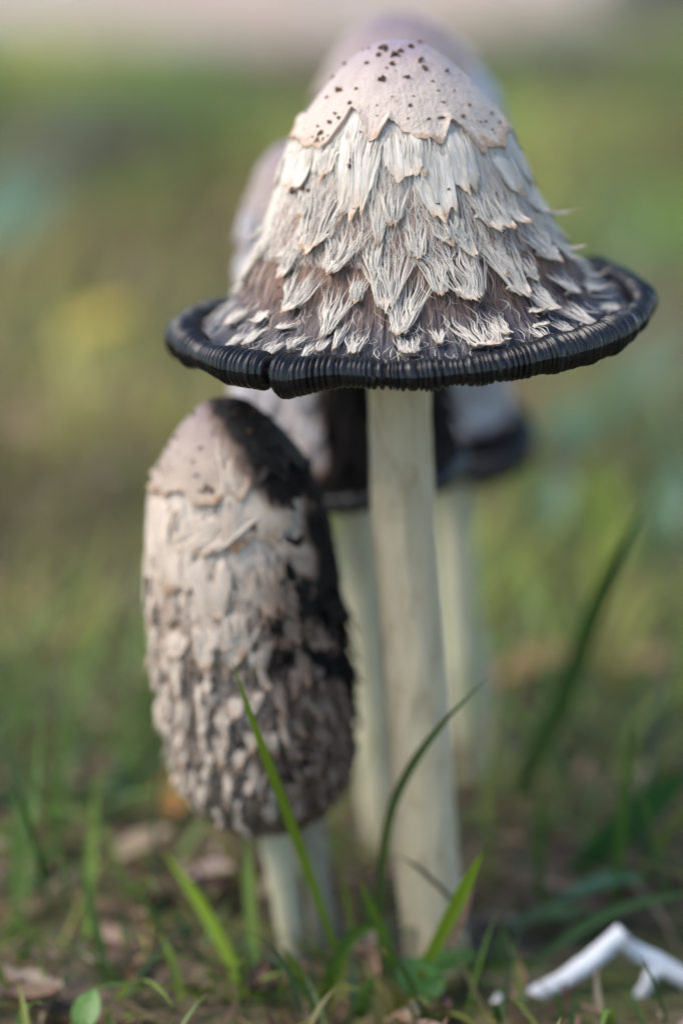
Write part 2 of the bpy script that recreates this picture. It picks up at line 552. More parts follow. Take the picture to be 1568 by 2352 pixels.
def make_body(cap, parent, base, mat, nth=420, ns=200, groove=0.0, ngroove=330, rough=0.0, fr=3.0, name='cap'):
    th = np.linspace(0, 2 * math.pi, nth, endpoint=False)
    s = np.linspace(.0004, cap.S, ns)
    T, SS = np.meshgrid(th, s, indexing='ij')
    v = SS / cap.S
    h = 0 * T
    if groove:
        ph = T * ngroove + 3 * noise3(np.cos(T) * 12, np.sin(T) * 12, v * 3)
        h = h - groove * (1 - np.abs(np.sin(ph / 2)) ** .5) * sstep(.45, .8, v)
        h = h + groove * .8 * fbm(T * 60, v * 7, 2) * sstep(.2, .5, v)
    if rough:
        x, y, z = np.cos(T) * fr * 3, np.sin(T) * fr * 3, SS * 90 * fr
        h = h + rough * fbm(x * 3, y * 3, z * 1.2, 4) * (.25 * sstep(.12, .3, v) + .75 * sstep(.40, .60, v)) * (1 - .5 * sstep(.93, 1, v))
    mb = MB()
    mb.grid(cap.pt(T, SS, h), np.stack([T / 6.2832, v], -1), v, close=True)
    return finish(mb.build(name, mat, parent, base), cap, base)

def make_rim(cap, parent, base, rt, nrid, seed=0, notch=None, out=.0, down=.0, amp=.12, per=7, lump=.1, name='rim'):
    n = nrid * per
    th = np.linspace(0, 2 * math.pi, n, endpoint=False)
    C = cap.pt(th, np.full(n, cap.S), 0)
    In = cap.pt(th, np.full(n, cap.S * .985), 0)
    rad = np.stack([np.cos(th), np.sin(th), 0 * th], -1) @ cap.M.T
    up = np.broadcast_to(cap.M @ np.array([0, 0, 1.0]), rad.shape)
    R1 = rt * (1 + lump * noise3(np.cos(th) * 6 + seed, np.sin(th) * 6) + lump * .6 * noise3(np.cos(th) * 19 + seed, np.sin(th) * 19))
    dz = 0 * th
    if notch is not None:
        d = (th - notch + math.pi) % (2 * math.pi) - math.pi
        R1 = R1 * (1 - .62 * np.exp(-((d + .012) / .020) ** 2)) * (1 + .22 * np.exp(-((d - .05) / .05) ** 2))
        dz = -.0009 * np.exp(-((d - .08) / .10) ** 2)
    C = C + rad * out + up * (down + dz)[:, None]
    npsi = 22
    psi = np.linspace(0, 2 * math.pi, npsi, endpoint=False)
    ph = (th[:, None] * nrid + (3.4 * noise3(np.cos(th) * 16, np.sin(th) * 16, seed) + 2.4 * noise3(np.cos(th) * 37, np.sin(th) * 37, seed))[:, None] + .5 * np.sin(psi * 1 + 1)[None]
          + 1.3 * noise3(np.cos(th)[:, None] * 9, np.sin(th)[:, None] * 9, psi[None] * .8 + seed))
    rid = np.abs(np.sin(ph / 2)) ** .6
    am = amp * (.55 + .9 * (.5 + .5 * noise3(np.cos(th) * 22, np.sin(th) * 22, 7 + seed)))[:, None]
    rr = R1[:, None] * (1 - am + am * 1.3 * rid)
    P = C[:, None] + rad[:, None] * (rr * np.cos(psi)[None])[..., None] + up[:, None] * (rr * 1.08 * np.sin(psi)[None])[..., None]
    P = np.concatenate([P, P[:, :1]], 1)
    mb = MB(); mb.grid(P, close=True)
    return mb.build(name, M['rim'], parent, base)

def make_gills(cap, parent, base, rin, zin, name='gills'):
    th = np.linspace(0, 2 * math.pi, 180, endpoint=False)
    k = np.linspace(0, 1, 16)
    E = cap.raw(th, np.full(180, cap.S))
    re = np.hypot(E[:, 0], E[:, 1])
    rr = re[:, None] * (1 - k)[None] + rin * k[None]
    zz = E[:, 2][:, None] * (1 - k)[None] + zin * (k ** 1.7)[None] - .0010
    rr = rr - .0003 * np.sin(th * 90)[:, None] * np.sin(k * math.pi)[None]
    P = np.stack([rr * np.cos(th)[:, None], rr * np.sin(th)[:, None], zz], -1) @ cap.M.T + cap.o
    mb = MB(); mb.grid(P, close=True)
    return mb.build(name, M['gills'], parent, base)

def make_stem(parent, base, pts, mat, seed=0, nth=64, rough=.00025, ink=None, name='stem', cut=None):
    # pts: list of (x, y, z, radius) from top to ground
    P = np.array(pts, float)
    seg = np.r_[0, np.cumsum(np.linalg.norm(np.diff(P[:, :3], axis=0), axis=1))]
    n = 110
    d = np.linspace(0, seg[-1], n)
    C = np.stack([np.interp(d, seg, P[:, i]) for i in range(4)], 1)
    k = np.hanning(17); k /= k.sum()
    C = np.stack([np.convolve(np.r_[2 * C[0, i] - C[8:0:-1, i], C[:, i], 2 * C[-1, i] - C[-2:-10:-1, i]], k, 'valid') for i in range(4)], 1)
    th = np.linspace(0, 2 * math.pi, nth, endpoint=False)
    r = C[:, 3][None] * (1 + .05 * noise3(np.cos(th)[:, None] * 1.2 + seed, np.sin(th)[:, None] * 1.2, d[None] * 30)) \
        + rough * fbm(np.cos(th)[:, None] * 5 + seed, np.sin(th)[:, None] * 5, d[None] * 260, 3)
    Q = np.stack([C[None, :, 0] + r * np.cos(th)[:, None], C[None, :, 1] + r * np.sin(th)[:, None], np.broadcast_to(C[None, :, 2], r.shape)], -1)
    mb = MB()
    mb.grid(Q, np.stack(np.broadcast_arrays(th[:, None] / 6.2832, d[None] / .15), -1), d[None] / seg[-1], close=True)
    o = mb.build(name, mat, parent, base)
    if ink is not None:
        a = o.data.attributes.new('ink', 'FLOAT', 'POINT')
        a.data.foreach_set('value', ink(Q.reshape(-1, 3)).astype(np.float32))
    return o

def make_fibres(cap, parent, base, n, smin, smax, seed, mat, name='surface_fibres', lmin=.003, lmax=.012, pw=.85, wander=.0012, loft=.0006):
    g = np.random.default_rng(seed)
    m = 8
    th = g.uniform(0, 2 * math.pi, n)
    s0 = smin + (smax - smin) * g.random(n) ** pw
    L = g.uniform(lmin, lmax, n)
    s1 = np.minimum(s0 + L, smax + .001)
    u = np.linspace(0, 1, m)
    s = s0[:, None] + (s1 - s0)[:, None] * u[None]
    lat = g.normal(0, wander, n)[:, None] * u[None] + g.normal(0, wander * .8, n)[:, None] * np.sin(u * 4)[None] + .0007 * noise3(th[:, None] * 40, s * 300)
    t = th[:, None] + lat / cap.radius(s)
    h = .00016 + .0002 * g.random(n)[:, None] + np.maximum(0, g.normal(0, loft, n))[:, None] * u[None] ** 2
    wd = (g.uniform(.00003, .00009, n)[:, None] * np.clip(np.sin(u * math.pi), .15, 1)[None])
    G = np.stack([cap.pt(t - wd / cap.radius(s), s, h), cap.pt(t, s, h + wd), cap.pt(t + wd / cap.radius(s), s, h)], 2)
    uv = np.zeros((n, m, 3, 2)); uv[..., 0] = g.random(n)[:, None, None] * 3; uv[..., 1] = u[None, :, None]
    mb = MB(); mb.grids(G, uv, np.broadcast_to(.45 * g.random(n)[:, None, None], (n, m, 3)))
    o = finish(mb.build(name, mat, parent, base), cap, base)
    o['kind'] = 'stuff'
    return o

# ------------------------------------------------------------------ ground and path
def gz(x, y):
    x, y = np.asarray(x, float), np.asarray(y, float)
    near = np.exp(-((x / 2.5) ** 2 + ((y - .8) / 3.0) ** 2))
    return (.006 * fbm(x * 9, y * 9, 1.7, 3) + .012 * noise3(x * 2.3, y * 2.3, 4)) * near * .7 - .002

def spaced(lo, hi, fine_lo, fine_hi, step, n_out):
    a = np.arange(fine_lo, fine_hi + step, step)
    out_hi = fine_hi + step + (np.geomspace(1, 1 + hi - fine_hi, n_out) - 1)
    out_lo = fine_lo - (np.geomspace(1, 1 + fine_lo - lo, n_out) - 1)[::-1]
    return np.unique(np.r_[out_lo, a, out_hi])

gx = spaced(-90, 90, -.9, .9, .012, 40)
gy = spaced(-90, 90, -.5, 2.6, .012, 40)
X, Y = np.meshgrid(gx, gy, indexing='ij')
mb = MB(); mb.grid(np.stack([X, Y, gz(X, Y)], -1))
tag(mb.build('ground', M['soil']), kind='structure')

def path_lo(x): return 1.46 + .16 * noise3(x * 3.2, 8.8) + .10 * x + .03 * noise3(x * 9, 1.1)
px_ = np.linspace(-30, 30, 900); kk = np.linspace(0, 1, 30)
PX, K = np.meshgrid(px_, kk, indexing='ij')
lo = path_lo(PX)
PY = lo + K * (1.55 + .1 * noise3(PX * 2, 3.3))
PZ = gz(PX, PY) + .004 + .010 * np.sin(K * math.pi) + .003 * fbm(PX * 30, PY * 30)
mb = MB(); mb.grid(np.stack([PX, PY, PZ], -1))
tag(mb.build('path', M['path']), kind='structure')

# ------------------------------------------------------------------ main mushroom
def px_profile(rows, ref_y, mm, cosv):
    return [(r * mm, (ref_y - y) * mm / cosv) for r, y in rows]

MM = .0000806
base = np.array([*ground_at(1003, 2238)[:2], 0.0])
base[2] = float(gz(base[0], base[1]))
main = empty('ink_cap_mushroom', base)
tag(main, 'tall mushroom with flared shaggy white cap and curled black rim', 'mushroom', 'ink cap mushrooms growing in one clump')
rimc = at(944, 752, .002)
prof = px_profile([(0, 100), (40, 106), (78, 124), (122, 158), (166, 204), (210, 260), (248, 325), (272, 395), (296, 460), (333, 545),
                   (378, 635), (420, 688), (468, 726), (516, 750)], 752, MM, math.cos(R(11.5)))
def rimwave(th):
    # front (-90 deg) dips a little left of the stem and lifts towards the right
    return .0010 * np.cos(th - R(20)) - .0006 * np.sin(th) + .0006 * np.sin(2 * th + 1.0) + .0009 * noise3(np.cos(th) * 3, np.sin(th) * 3, 5) + .0034 * np.maximum(0, np.cos(th - R(52))) ** 2 + .0016 * np.maximum(0, np.cos(th - R(150))) ** 3
cap = Cap(prof, rimc, roll=R(-3.6), pitch=R(-2.4), wob=.035, seed=2.0, rimwave=rimwave)
cap.build_lookup()
capo = make_body(cap, main, base, M['flesh'], 700, 260, groove=.00035, ngroove=300)
make_rim(cap, capo, base, .0026, 240, seed=3, notch=cap.find(640, 850)[0], out=.0004, down=.0000, amp=.27, lump=.24)
make_gills(cap, capo, base, .0065, .014)
make_fibres(cap, capo, base, 4600, cap.S * .32, cap.S * .68, 5, M['scale'], pw=1.6)
make_fibres(cap, capo, base, 700, cap.S * .56, cap.S * .80, 6, M['flesh_fibre'], lmin=.002, lmax=.008)
make_fibres(cap, capo, base, 420, cap.S * .78, cap.S * .965, 8, M['scale'], lmin=.0012, lmax=.0045, name='rim_streaks')

make_fibres(cap, capo, base, 170, cap.S * .40, cap.S * .92, 9, M['scale'], lmin=.003, lmax=.009, name='stray_hairs', wander=.0022, loft=.0016)

# crown edge
edge_px = [(651, 328), (672, 318), (690, 322), (706, 338), (735, 342), (759, 336), (778, 305), (794, 280), (811, 248), (826, 262), (842, 290), (849, 328), (866, 325),
           (882, 297), (893, 281), (912, 290), (927, 306), (962, 319), (985, 322), (1002, 333), (1015, 331), (1026, 290), (1033, 276), (1057, 296), (1088, 330), (1105, 350),
           (1116, 334), (1147, 341), (1151, 315)]
eth, es = zip(*[cap.find(*p) for p in edge_px])
order = np.argsort(eth); eth = np.array(eth)[order]; es = np.array(es)[order]
def crown_bound(th):
    t = (th + math.pi) % (2 * math.pi) - math.pi
    hidden = np.interp(t, eth, es) if False else None
    th = th + .0
    back = es.mean() * (1 + .10 * noise3(np.cos(th) * 4, np.sin(th) * 4, 9) + .07 * noise3(np.cos(th) * 11, np.sin(th) * 11, 2))
    front = np.interp(t, eth, es)
    w = sstep(eth[0] - .12, eth[0], t) * (1 - sstep(eth[-1], eth[-1] + .12, t))
    return (back * (1 - w) + front * w) * (1 + .018 * noise3(th * 14, 3.1) + .010 * noise3(th * 45, 1.1))
make_crown(cap, capo, base, crown_bound, M['crown'], lift=.0006, nth=420)

# scales seen in the photograph: (tip px, tip py, top py, half width at the top px, at the tip px, sheet fraction, strands, lift mm, skew px)
SC = [
    (672, 440, 325, 52, 40, .97, 8, .9, 6), (812, 500, 262, 56, 26, .95, 14, 1.2, 4), (928, 410, 285, 36, 32, .95, 8, .9, -4),
    (1012, 506, 318, 58, 26, .92, 14, 1.5, -12), (1077, 442, 285, 34, 24, .95, 10, 1.0, -8), (1182, 446, 325, 36, 22, .97, 8, 1.0, -12),
    (1214, 432, 330, 22, 14, .97, 6, 1.2, -6), (745, 408, 320, 34, 20, .8, 12, .6, 6), (960, 400, 300, 30, 20, .7, 14, .5, 2), (640, 430, 330, 24, 18, .9, 6, 1.0, 4),
    (600, 545, 500, 22, 6, .9, 3, 2.4, 14), (722, 578, 425, 66, 34, .34, 34, 1.4, 12), (660, 646, 552, 34, 12, .5, 20, 1.6, 2),
    (768, 636, 535, 58, 12, .45, 28, 1.8, 30), (870, 570, 432, 30, 5, .75, 12, 1.0, 4), (1079, 600, 498, 34, 7, .85, 12, 2.2, -16),
    (1042, 566, 490, 40, 24, .22, 26, .8, -10), (1143, 538, 432, 46, 26, .45, 24, 1.8, -10), (1186, 524, 455, 22, 12, .7, 10, 2.6, -8), (1237, 496, 425, 36, 14, .85, 12, 1.8, -14),
    (556, 670, 555, 34, 14, .5, 22, 1.6, 8), (668, 726, 632, 50, 18, .40, 30, 1.4, 22), (892, 722, 585, 58, 17, .36, 40, 1.6, 0), (1085, 706, 560, 74, 15, .42, 42, 1.8, -34),
    (1014, 684, 590, 34, 10, .5, 18, 1.3, -22), (1202, 700, 548, 52, 10, .42, 32, 1.7, -24), (1262, 612, 508, 42, 16, .6, 22, 1.8, -18),
    (1306, 608, 500, 34, 10, .7, 18, 2.0, -22), (1372, 640, 590, 20, 8, .8, 8, 2.0, -12), (1376, 680, 600, 30, 12, .7, 16, 2.0, -14), (1272, 738, 640, 36, 8, .5, 22, 2.2, -16),
    (1252, 764, 735, 22, 10, .85, 4, 2.0, -4), (1364, 760, 676, 36, 9, .5, 22, 1.2, -18), (1414, 725, 655, 22, 12, .6, 14, 1.0, -12), (1320, 690, 610, 30, 12, .5, 18, 1.5, -14),
    (590, 758, 700, 13, 15, .97, 3, 2.2, -3), (524, 760, 690, 26, 12, .5, 18, 1.2, 10), (742, 792, 708, 36, 6, .5, 24, 1.4, 14), (918, 792, 690, 56, 10, .34, 40, 1.8, 12),
    (1130, 812, 752, 54, 40, .30, 38, 1.6, -6), (1166, 790, 748, 20, 8, .4, 14, 2.0, -6), (940, 826, 790, 26, 18, .25, 20, 1.2, 0), (640, 768, 735, 30, 10, .7, 10, 1.8, 24),
    (665, 816, 785, 18, 5, .3, 12, .9, 8), (612, 832, 800, 16, 8, .25, 16, .9, 5), (732, 822, 790, 14, 4, .4, 8, .9, 4), (811, 831, 790, 20, 9, .3, 16, 1.2, 2),
    (770, 815, 770, 12, 4, .4, 8, .9, 2), (696, 834, 805, 13, 4, .4, 8, .8, 3), (1265, 802, 765, 18, 5, .3, 12, .9, -6), (1322, 784, 745, 20, 6, .3, 12, 1.0, -10),
    (560, 805, 760, 18, 6, .3, 12, .8, 14), (520, 812, 775, 16, 6, .3, 10, .8, 14), (860, 640, 560, 22, 8, .4, 16, 1.0, 0), (960, 600, 520, 30, 12, .25, 22, .8, -4),
    (820, 700, 640, 26, 8, .25, 18, .9, 4), (1150, 640, 560, 26, 8, .35, 18, 1.1, -10), (600, 600, 520, 30, 10, .4, 20, 1.0, 8), (700, 500, 440, 30, 14, .4, 20, .9, 6),
    (905, 520, 430, 34, 14, .35, 24, .8, 0), (1110, 520, 440, 26, 10, .5, 16, 1.0, -8), (1010, 800, 770, 18, 6, .25, 12, .9, 0), (1220, 650, 590, 22, 8, .4, 16, 1.2, -10),
    (1262, 512, 462, 20, 14, .95, 3, 5.5, -8), (1300, 590, 540, 18, 8, .9, 3, 4.5, -10), (1370, 652, 610, 16, 7, .9, 4, 4.0, -8), (575, 552, 515, 16, 5, .95, 2, 5.0, 12), (650, 600, 565, 16, 6, .8, 6, 3.2, 4), (1240, 735, 700, 16, 7, .9, 4, 3.6, -4),
]
for i, (tx, ty, py0, W, w, pt_, ns, lf_, sk) in enumerate(SC):
    th, s = cap.find(tx, ty)
    th2, s2 = cap.find(tx + sk * .6, py0)
    L = max(s - s2, .002) * (1.05 if pt_ > .65 else 1.22 if ty < 770 else 1.6)
    fan = pt_ < .65
    make_scale(cap, capo, base, th, s, L, W * MM * (1.32 if fan else 1.08), w * MM * (1.1 if fan else 1.3), pt_ * (.72 if fan else 1), int(ns * (2.3 if fan else 2.2)), lf_ * (.0010 if fan else .0007), sk * MM, seed=100 + i,
               curl=.0006 if lf_ > 1.7 else .0002, sw=.000072, topfray=.5 if fan else .3, dome=.0005 if fan else .0002)
# the side away from the camera carries the same rows
g = np.random.default_rng(11)
k = 0
for row, (v, n, W, L, p) in enumerate([(.47, 9, .0045, .012, .92), (.58, 10, .005, .011, .6), (.68, 11, .0045, .011, .45), (.79, 12, .004, .010, .4), (.88, 11, .003, .007, .3)]):
    for j in range(n):
        th = R(8) + (math.pi - R(16)) * (j + .5 + g.uniform(-.2, .2)) / n
        make_scale(cap, capo, base, th, cap.S * (v + g.uniform(-.02, .02)), L, W * g.uniform(.8, 1.2), W * .3, p, 14, .0015, g.normal(0, .0008), seed=400 + k)
        k += 1
# dark flecks on the crown
FL = [(885, 115, 15), (905, 128, 12), (870, 130, 9), (920, 120, 8), (940, 112, 11), (899, 152, 10), (961, 143, 10), (845, 148, 8), (972, 160, 9), (935, 180, 9), (877, 186, 14), (1022, 165, 10),
      (781, 211, 14), (822, 208, 8), (792, 150, 9), (766, 182, 7), (755, 226, 6), (940, 246, 9), (1016, 238, 6), (1073, 246, 7), (1060, 270, 8), (983, 276, 7), (937, 276, 6),
      (1012, 274, 8), (806, 240, 9), (773, 262, 7), (760, 283, 12), (735, 295, 8), (742, 308, 12), (725, 318, 7), (736, 325, 12), (748, 322, 9), (758, 318, 8), (705, 300, 6), (700, 255, 7), (782, 275, 10),
      (810, 372, 11), (806, 384, 9), (683, 442, 13), (700, 436, 9), (715, 440, 7), (1148, 325, 9), (1150, 338, 8), (1140, 332, 6), (1125, 300, 6), (1110, 283, 7), (1098, 282, 6), (1130, 312, 6),
      (1027, 438, 7), (1003, 470, 8), (820, 482, 8), (1120, 262, 8), (1140, 285, 10), (1155, 300, 12), (830, 305, 5), (866, 268, 5), (868, 245, 4), (900, 225, 4), (950, 225, 4), (1004, 212, 5), (990, 190, 5), (1040, 210, 5), (660, 640, 7), (768, 634, 7), (650, 665, 6), (655, 690, 7), (890, 690, 7), (890, 715, 8)]
for i, (x, y, sz) in enumerate(FL):
    th, s = cap.find(x, y)
    make_fleck(cap, capo, base, th, s, sz * MM * .88, 900 + i, up=.0004 if s < .42 * cap.S else .0008)
for i in range(26):
    th = g.uniform(0, 2 * math.pi); s = cap.S * g.uniform(.05, .36)
    make_fleck(cap, capo, base, th, s, g.uniform(.00015, .0004), 990 + i, up=.0004)

# stem of the main mushroom
def stem_px(rows, y0, y1, mmpx=None):
    out = []
    n = len(rows)
    for i, (l, r, y) in enumerate(rows):
        yy = y0 + (y1 - y0) * i / (n - 1)
        p = at((l + r) / 2, y, yy)
        _, _, dz = project(p)
        out.append((*p, (r - l) / 2 * dz / FPX))
    return out
rows = [(838, 978, 780), (843, 988, 900), (848, 994, 1050), (856, 1005, 1250), (870, 1018, 1450), (884, 1032, 1650), (894, 1046, 1850), (906, 1058, 2000), (925, 1066, 2120), (932, 1078, 2200), (925, 1092, 2260), (930, 1090, 2310)]
make_stem(main, base, stem_px(rows, .002, base[1]), M['stem'], seed=4,
          ink=lambda P: np.zeros(len(P)))

# ------------------------------------------------------------------ young mushroom with a closed cylindrical cap
LY = .004
ax0, ax1 = at(512, 915, LY), at(622, 1893, LY)
base2 = np.array([*ground_at(700, 2225)[:2], 0.0]); base2[2] = float(gz(base2[0], base2[1]))
young = empty('ink_cap_mushroom', base2)
tag(young, 'young mushroom with closed barrel shaped shaggy cap stained black on top', 'mushroom', 'ink cap mushrooms growing in one clump')
H2 = np.linalg.norm(ax0 - ax1)
mm2 = .0000815
rows2 = [(0, 915), (45, 922), (92, 960), (148, 1028), (186, 1105), (206, 1200), (216, 1300), (222, 1420), (226, 1550), (222, 1690), (205, 1770), (165, 1835), (105, 1878), (70, 1888)]
prof2 = [(r * mm2, (1893 - y) / (1893 - 915) * H2) for r, y in rows2]
d = ax0 - ax1
cap2 = Cap(prof2, ax1, roll=math.atan2(d[0], d[2]), pitch=-math.atan2(d[1], d[2]), wob=.06, seed=8.0)
Rm = 220 * mm2
def ink_shade2(P):
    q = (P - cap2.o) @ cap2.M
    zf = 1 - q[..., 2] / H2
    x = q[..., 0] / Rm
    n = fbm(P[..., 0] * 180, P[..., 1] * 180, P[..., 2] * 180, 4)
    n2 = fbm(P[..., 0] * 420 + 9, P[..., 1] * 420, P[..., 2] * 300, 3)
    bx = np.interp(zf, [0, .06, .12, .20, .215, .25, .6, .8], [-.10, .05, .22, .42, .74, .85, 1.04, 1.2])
    a = sstep(-.22, .12, x - bx + .12 * n) * sstep(-.02, .01, zf) + .52 * sstep(-.20, .45, x + .22 * n) * sstep(.22, .4, zf)  # first term black ink, second paints the shaded right side brown
    spots = sstep(.42, .56, n2 + .62 * sstep(.0, .6, x) * sstep(.25, .4, zf) * (1 - sstep(.58, .68, zf)) - .35)  # ink spots drawn as the dark crevices of the right side
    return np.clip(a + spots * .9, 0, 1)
cap2.ink = ink_shade2
cap2.build_lookup()
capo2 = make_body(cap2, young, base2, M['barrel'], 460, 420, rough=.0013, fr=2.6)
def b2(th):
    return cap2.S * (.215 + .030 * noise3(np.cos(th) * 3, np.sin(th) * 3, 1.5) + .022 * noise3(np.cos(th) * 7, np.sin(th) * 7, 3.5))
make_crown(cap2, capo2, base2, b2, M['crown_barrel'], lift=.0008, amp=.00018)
g = np.random.default_rng(21)
k = 0
for v, n, W, L, p, lft in [(.335, 6, .0085, .018, .97, .0003), (.40, 7, .0066, .014, .95, .0005), (.455, 9, .0050, .012, .95, .0008), (.505, 11, .0034, .009, .9, .0010), (.545, 14, .0024, .007, .9, .0012),
                           (.58, 20, .0013, .0060, .85, .0012), (.615, 25, .0010, .0052, .85, .0013), (.65, 27, .0008, .0050, .85, .0013), (.685, 28, .00075, .0048, .85, .0013), (.72, 28, .00075, .0048, .85, .0013),
                           (.755, 28, .00075, .0046, .85, .0013), (.79, 27, .0007, .0044, .85, .0012), (.825, 25, .0007, .0042, .85, .0012), (.86, 22, .0007, .0040, .85, .0011), (.90, 18, .0007, .0036, .85, .0010)]:
    for j in range(n):
        th = 2 * math.pi * (j + g.uniform(-.55, .55)) / n + v * 40
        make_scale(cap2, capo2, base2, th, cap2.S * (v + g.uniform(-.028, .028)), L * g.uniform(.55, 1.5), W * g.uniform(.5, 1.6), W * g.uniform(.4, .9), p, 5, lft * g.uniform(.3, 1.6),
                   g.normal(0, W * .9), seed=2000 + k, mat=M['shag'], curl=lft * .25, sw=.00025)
        k += 1
for i in range(40):
    th = g.uniform(-math.pi, 0.1); s = cap2.S * g.uniform(.05, .21)
    make_fleck(cap2, capo2, base2, th, s, g.uniform(.0002, .0006), 3000 + i, up=.0006)
rowsL = [(590, 668, 1850), (598, 672, 1920), (612, 678, 2000), (628, 690, 2080), (640, 698, 2160), (650, 708, 2240), (650, 715, 2290)]
make_stem(young, base2, stem_px(rowsL, LY, base2[1]), M['stem_pale'], seed=6)
rowsR = [(652, 742, 1850), (672, 750, 1920), (696, 758, 2000), (708, 768, 2080), (714, 780, 2160), (720, 790, 2240), (718, 795, 2290)]
o = make_stem(young, base2, stem_px(rowsR, LY + .006, base2[1] + .006), M['stem_dull'], seed=7, name='split_stem_half')  # duller colour paints the shade under the cap onto this half
o['label'] = 'shade-darkened half of the split stem'

# ------------------------------------------------------------------ mushroom behind, grey shaggy cap running black
def back_mushroom(label, base_px, axis_top, axis_bot, Y, rows, tilt_pitch, mats, seed, ink, rim_r, nrid, stem_rows, stem_mat, nscale, crownv=.25, rimwave=None, wob=.06, gz_in=.02):
    b = np.array([*ground_at(*base_px)[:2], 0.0]); b[2] = float(gz(b[0], b[1]))
    e = empty('ink_cap_mushroom', b)
    tag(e, label, 'mushroom', 'ink cap mushrooms growing in one clump')
    a0, a1 = at(*axis_top, Y), at(*axis_bot, Y)
    dd = a0 - a1
    H = np.linalg.norm(dd)
    mm = project(a1)[2] / FPX
    y0, y1 = axis_top[1], axis_bot[1]
    pr = [(r * mm, (y1 - y) / (y1 - y0) * H) for r, y in rows]
    c = Cap(pr, a1, roll=math.atan2(dd[0], dd[2]), pitch=tilt_pitch, wob=wob, seed=seed, rimwave=rimwave)
    if ink: c.ink = lambda P: ink((P - c.o) @ c.M, H, max(r for r, _ in rows) * mm, P)
    co = make_body(c, e, b, mats[0], 320, 220, rough=.0008, fr=1.5)
    make_crown(c, co, b, lambda th: c.S * (crownv + .04 * noise3(np.cos(th) * 3, np.sin(th) * 3, seed)), M['crown_grey'], lift=.0006)
    make_rim(c, co, b, rim_r, nrid, seed=seed, out=-.0004, down=-.0004, amp=.14, per=6, lump=.22)
    make_gills(c, co, b, .006, gz_in)
    gg = np.random.default_rng(int(seed * 10))
    kk = 0
    for row in range(nscale):
        v = crownv + .10 + (.93 - crownv - .10) * row / (nscale - 1)
        for j in range(14):
            th = 2 * math.pi * (j + gg.uniform(-.3, .3)) / 14 + row * .9
            make_scale(c, co, b, th, c.S * v, .010 * gg.uniform(.7, 1.3), .0042 * gg.uniform(.7, 1.2), .0015, .8, 8, .0014 * gg.uniform(.4, 1.5), gg.normal(0, .001), seed=int(5000 + seed * 100 + kk), mat=mats[1], sw=.0002)
            kk += 1
    make_stem(e, b, stem_px(stem_rows, Y, b[1]), stem_mat, seed=seed)
    return e, c, co, b

def inkB(q, H, Rr, P):
    n = fbm(P[..., 0] * 130, P[..., 1] * 130, P[..., 2] * 130, 3)
    zf = 1 - q[..., 2] / H
    x = q[..., 0] / Rr
    a = sstep(-.05, .12, x + .20 + .12 * n) * sstep(.45, .62, zf)
    return np.clip(a + sstep(.86, .95, zf + .05 * n), 0, 1)
BY = .062
back_mushroom('mushroom with grey shaggy cap running black, pressed between barrel shaped and flared caps', (880, 1935), (690, 318), (800, 1085), BY,
              [(0, 318), (60, 330), (105, 375), (135, 440), (160, 540), (185, 660), (215, 800), (238, 930), (252, 1040), (250, 1085)], R(0), (M['grey_scale'], M['grey_scale']), 3.3, inkB,
              .0022, 170, [(775, 862, 1000), (772, 860, 1110), (776, 866, 1250), (784, 876, 1400), (798, 890, 1550), (812, 905, 1700), (828, 925, 1850), (842, 948, 1960), (842, 955, 2010)], M['stem_pale'], 8, .24)

def inkC(q, H, Rr, P):
    n = fbm(P[..., 0] * 130, P[..., 1] * 130, P[..., 2] * 130, 3)
    zf = 1 - q[..., 2] / H
    return sstep(.95, .995, zf + .03 * n)
CY = .118
CM = (M['pale_grey'], M['pale_grey'])
back_mushroom('rear mushroom whose pale domed top rises behind the flared white cap', (1075, 1760), (886, -28), (1036, 985), CY,
              [(0, 12), (50, 20), (100, 52), (145, 105), (178, 165), (200, 230), (208, 330), (205, 450), (190, 600), (165, 740), (138, 840), (126, 900), (130, 945), (148, 982), (166, 1000)], R(7), CM, 5.7, inkC,
              
              .0030, 120, [(1000, 1072, 900), (1000, 1074, 1000), (1004, 1080, 1150), (1010, 1092, 1300), (1016, 1100, 1450), (1026, 1104, 1600), (1038, 1112, 1720), (1040, 1118, 1790)], M['stem_pale'], 9, .22,
              rimwave=lambda th: .001 * np.sin(2 * th) - .003 * np.maximum(0, np.cos(th + R(50))))
# leaning broken stem
b5 = np.array([*ground_at(1140, 1725)[:2], 0.0]); b5[2] = float(gz(b5[0], b5[1]))
e5 = empty('broken_mushroom', b5)
tag(e5, 'short cream mushroom stump leaning against the rear stem', 'mushroom')
make_stem(e5, b5, stem_px([(1060, 1108, 1440), (1072, 1122, 1520), (1086, 1138, 1600), (1100, 1156, 1680), (1112, 1172, 1740), (1114, 1176, 1775)], b5[1] + .006, b5[1]), M['stem_pale'], seed=9)
mb = MB()
pt = at(1084, 1440, b5[1] + .006); th = np.linspace(0, 2 * math.pi, 24, endpoint=False)
rr = np.array([.0021, .0015, .0007, .0001])
mb.grid(np.stack([pt[0] + rr[None] * np.cos(th)[:, None], pt[1] + rr[None] * np.sin(th)[:, None], pt[2] + np.array([-.0002, .0009, .0013, .0015])[None] + .0004 * noise3(th * 3, 1)[:, None]], -1), None, .3, close=True)
mb.build('torn_end', M['stem_dull'], e5, b5)

# ------------------------------------------------------------------ grass
GREENS = np.array([(.145, .240, .060), (.190, .285, .065), (.095, .170, .065), (.13, .235, .145), (.32, .35, .070), (.42, .37, .12)])
DRY = np.array([(.34, .26, .14), (.26, .17, .09), (.20, .11, .065), (.40, .33, .22), (.30, .19, .14)])

